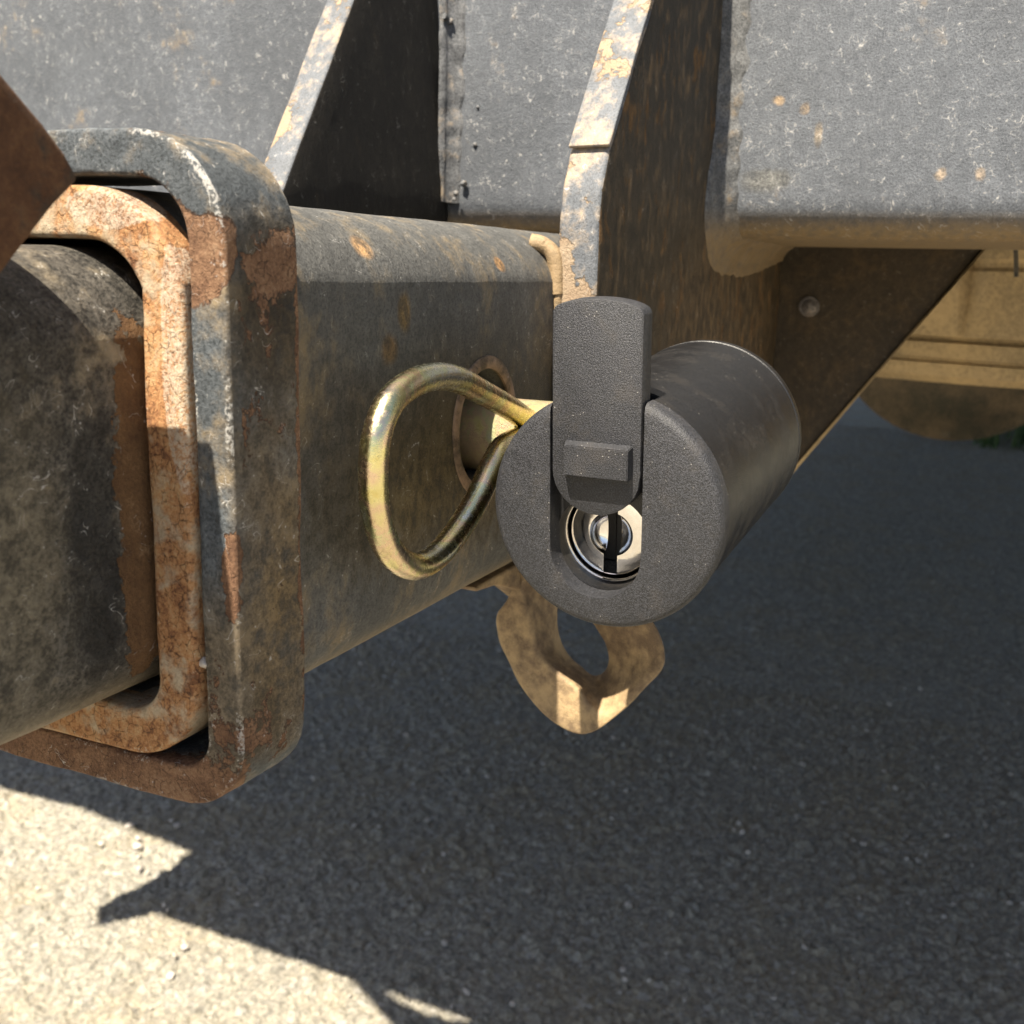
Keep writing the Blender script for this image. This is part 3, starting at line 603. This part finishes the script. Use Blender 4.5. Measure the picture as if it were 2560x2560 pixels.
# dust cover
dc = [(-5.0, 26.0)] + [(1.05 + 6.1 * math.sin(t), 26.0 + 1.75 * math.cos(t) ** 1.0) for t in np.linspace(-1.2, 1.2, 13)] + [(7.1, 26.0), (7.1, 5.6)] + [(1.05 + 6.05 * math.cos(math.radians(a)), 5.4 + 5.6 * math.sin(math.radians(a))) for a in range(-8, -173, -12)] + [(-5.0, 5.6)]
cov = prism('dust_cover', dc, 0, XF - .1, XF + 3.4, .2, M_powder, None, seg=2); adl(cov)
def knob():
    y0, y1, z0, z1 = -3.9, 4.9, 5.3, 9.3
    V = [(XF - .05, y0 - .1, z0 - .1), (XF - .05, y1 + .5, z0 - .1), (XF - .05, y1 + .3, z1 + .3), (XF - .05, y0 - .1, z1 + .3), (XF - 1.9, y0, z0), (XF - 1.9, y1 - .1, z0), (XF - 1.9, y1 - .2, z1), (XF - 1.9, y0, z1)]
    F = [(0, 1, 2, 3), (4, 7, 6, 5), (0, 4, 5, 1), (1, 5, 6, 2), (2, 6, 7, 3), (3, 7, 4, 0)]
    bm = bmesh.new(); vs = [bm.verts.new(v) for v in V]; [bm.faces.new([vs[i] for i in f]) for f in F]
    bmesh.ops.bevel(bm, geom=list(bm.edges), offset=.12, segments=2, affect='EDGES'); bm.verts.index_update()
    r = mk('thumb_tab', [tuple(v.co) for v in bm.verts], [[v.index for v in f.verts] for f in bm.faces], M_powder, None); bm.free(); return r
adl(knob(), cov)

# small pebble jammed between collar and tube
tag(stone('pebble', (1.6, -31.9, -19.2), 1.0, M_stone, 4.4), 'tiny pinkish pebble jammed between the collar and the receiver tube', 'pebble')

# ------------------------------------------------------------------ vehicle above and behind
trk = tag(empty('pickup_truck', (1400, 0, 300)), 'dusty pickup truck underside and rear axle behind the hitch', 'truck')
M_black = painted_steel('truck_black', (.02, .02, .02), (.05, .05, .05), .8, .05, .01, (.12, .1, .07), .55, crack=0, scratch=0, speck=0)
def adt(o, p=None): o.parent = p or trk; o.location = o.location - trk.location if p is None else o.location; return o
adt(prism('bumper', [(193, -950), (188, -300), (188, 430), (189, 458), (205, 625), (200, 700), (210, 950), (330, 950), (330, -950)], 2, 150, 330, 1.5, M_black, None))
adt(prism('floor', [(320, -930), (320, 930), (5400, 930), (5400, -930)], 2, 262, 300, 0, M_black, None))
adt(prism('body', [(320, -940), (320, 940), (5400, 940), (5400, -940)], 2, 301, 900, 10, M_black, None))
# added unseen caster under the bumper, outlined to shape a shadow on the ground
def br(x, y): return (x - .58 * 576, y + .05 * 576)
bq = [br(*q) for q in ((470, 269), (466, 243), (455, 213), (451.4, 189), (453, 172), (458, 158), (472, 140), (420, 100), (380, 150), (433.6, 202.2))]
adt(prism('shadow_caster', bq, 2, 128, 131, .3, M_black, None))
adt(prism('caster_hanger', [(136, 262), (136, 292), (300, 292), (300, 262)], 2, 131.3, 137, .3, M_black, None))  # hanger for the added caster, unseen as well
# rear axle: differential with ribbed round cover
M_diff = painted_steel('diff_dusty', (.05, .045, .03), (.1, .085, .055), .8, .1, .01, (.2, .14, .08), .5, crack=0, scratch=0, speck=0)
dh = lathe('differential', [(-20, 40), (-16, 90), (-4, 122), (4, 132), (10, 148), (24, 150), (30, 128), (90, 110), (160, 70)], (1350, -40, -22), (1, 0, 0), M_diff, None, 72); adt(dh)
for k in range(10):
    a = k * math.pi / 5; b = lathe('cover_bolt', [(0, 7), (1, 8), (8, 8)], (1356, -40 + 139 * math.sin(a), -22 + 139 * math.cos(a)), (1, 0, 0), M_diff, None, 6); adt(b)
adt(lathe('axle_tube', [(0, 40), (1500, 40)], (1430, -790, -22), (0, 1, 0), M_diff, None, 24))
# spare tyre slung under the bed
sp = tag(empty('spare_tyre', (860, -160, 60)), 'tan dust covered spare tyre slung flat behind the hitch', 'tyre')
def tyre():
    z0 = -27; prof = [(z0 + 3, 250), (z0, 330), (z0 + 1, 372), (z0 + 5, 379), (z0 + 11, 380), (z0 + 11.8, 378), (z0 + 12.8, 378), (z0 + 13.6, 381), (z0 + 21, 381.5), (z0 + 21.6, 378), (z0 + 23, 379), (z0 + 24.5, 384), (z0 + 42, 388), (z0 + 56, 389), (z0 + 58, 387), (z0 + 60, 387), (z0 + 62, 389), (z0 + 110, 389), (z0 + 150, 380), (z0 + 165, 340), (z0 + 160, 250)]
    V = []; F = []; seg = 720
    for j, (z, r) in enumerate(prof):
        for k in range(seg):
            g = ((k % 12) in (0,)) and 12 <= j <= 17 ; g2 = (k % 12) in (1,) and 12 <= j <= 17
            V.append(((r - (5 if g else 2 if g2 else 0)) * math.cos(2 * math.pi * k / seg), (r - (5 if g else 2 if g2 else 0)) * math.sin(2 * math.pi * k / seg), z))
    for j in range(len(prof)):
        i = (j + 1) % len(prof)
        for k in range(seg): l = (k + 1) % seg; F.append((j * seg + k, j * seg + l, i * seg + l, i * seg + k))
    V = np.array(V) + np.array([865, -165, 0]); return mk('tread', wob(V, 1.0, .02), F, M_under, None, auto=30)
t_ = tyre(); t_.parent = sp; t_.location = t_.location - sp.location
rm = lathe('rim', [(10, 60), (0, 70), (10, 180), (2, 235), (4, 249), (120, 249)], (865, -165, -15), (0, 0, 1), M_diff, None, 64); rm.parent = sp; rm.location = rm.location - sp.location
tag(tube_path('cable', [(300, -104.5, 70), (300, -104.2, 40), (300, -105.5, 34), (301, -106.6, 26)], .7, M_black, None, 8), 'short black cable end hanging below the cross tube', 'cable')

# grass tuft far behind
def gmat():
    g = G('grass_green'); return g.done(g.ramp(g.noise(.02, 4), [(.3, (.03, .06, .012)), (.7, (.08, .13, .03))]), .7)
V = []; F = []
for k in range(5200):
    x = 3300 + rng.random() * 2600; y = -1500 + rng.random() * 1480; h = 60 + 90 * rng.random(); a = rng.random() * 6.3; w = 4; dx, dy = math.cos(a), math.sin(a); l = 30 * rng.random(); i = len(V)
    V += [(x - w * dy, y + w * dx, GZ - 3), (x + w * dy, y - w * dx, GZ - 3), (x + l * dx * .4 + w * .7 * dy, y + l * dy * .4, GZ + h * .6), (x + l * dx, y + l * dy, GZ + h)]
    F += [(i, i + 1, i + 2), (i, i + 2, i + 3)]
tag(mk('grass', V, F, gmat(), smooth=False), 'green grass growing far behind the truck axle', 'grass', kind='stuff')
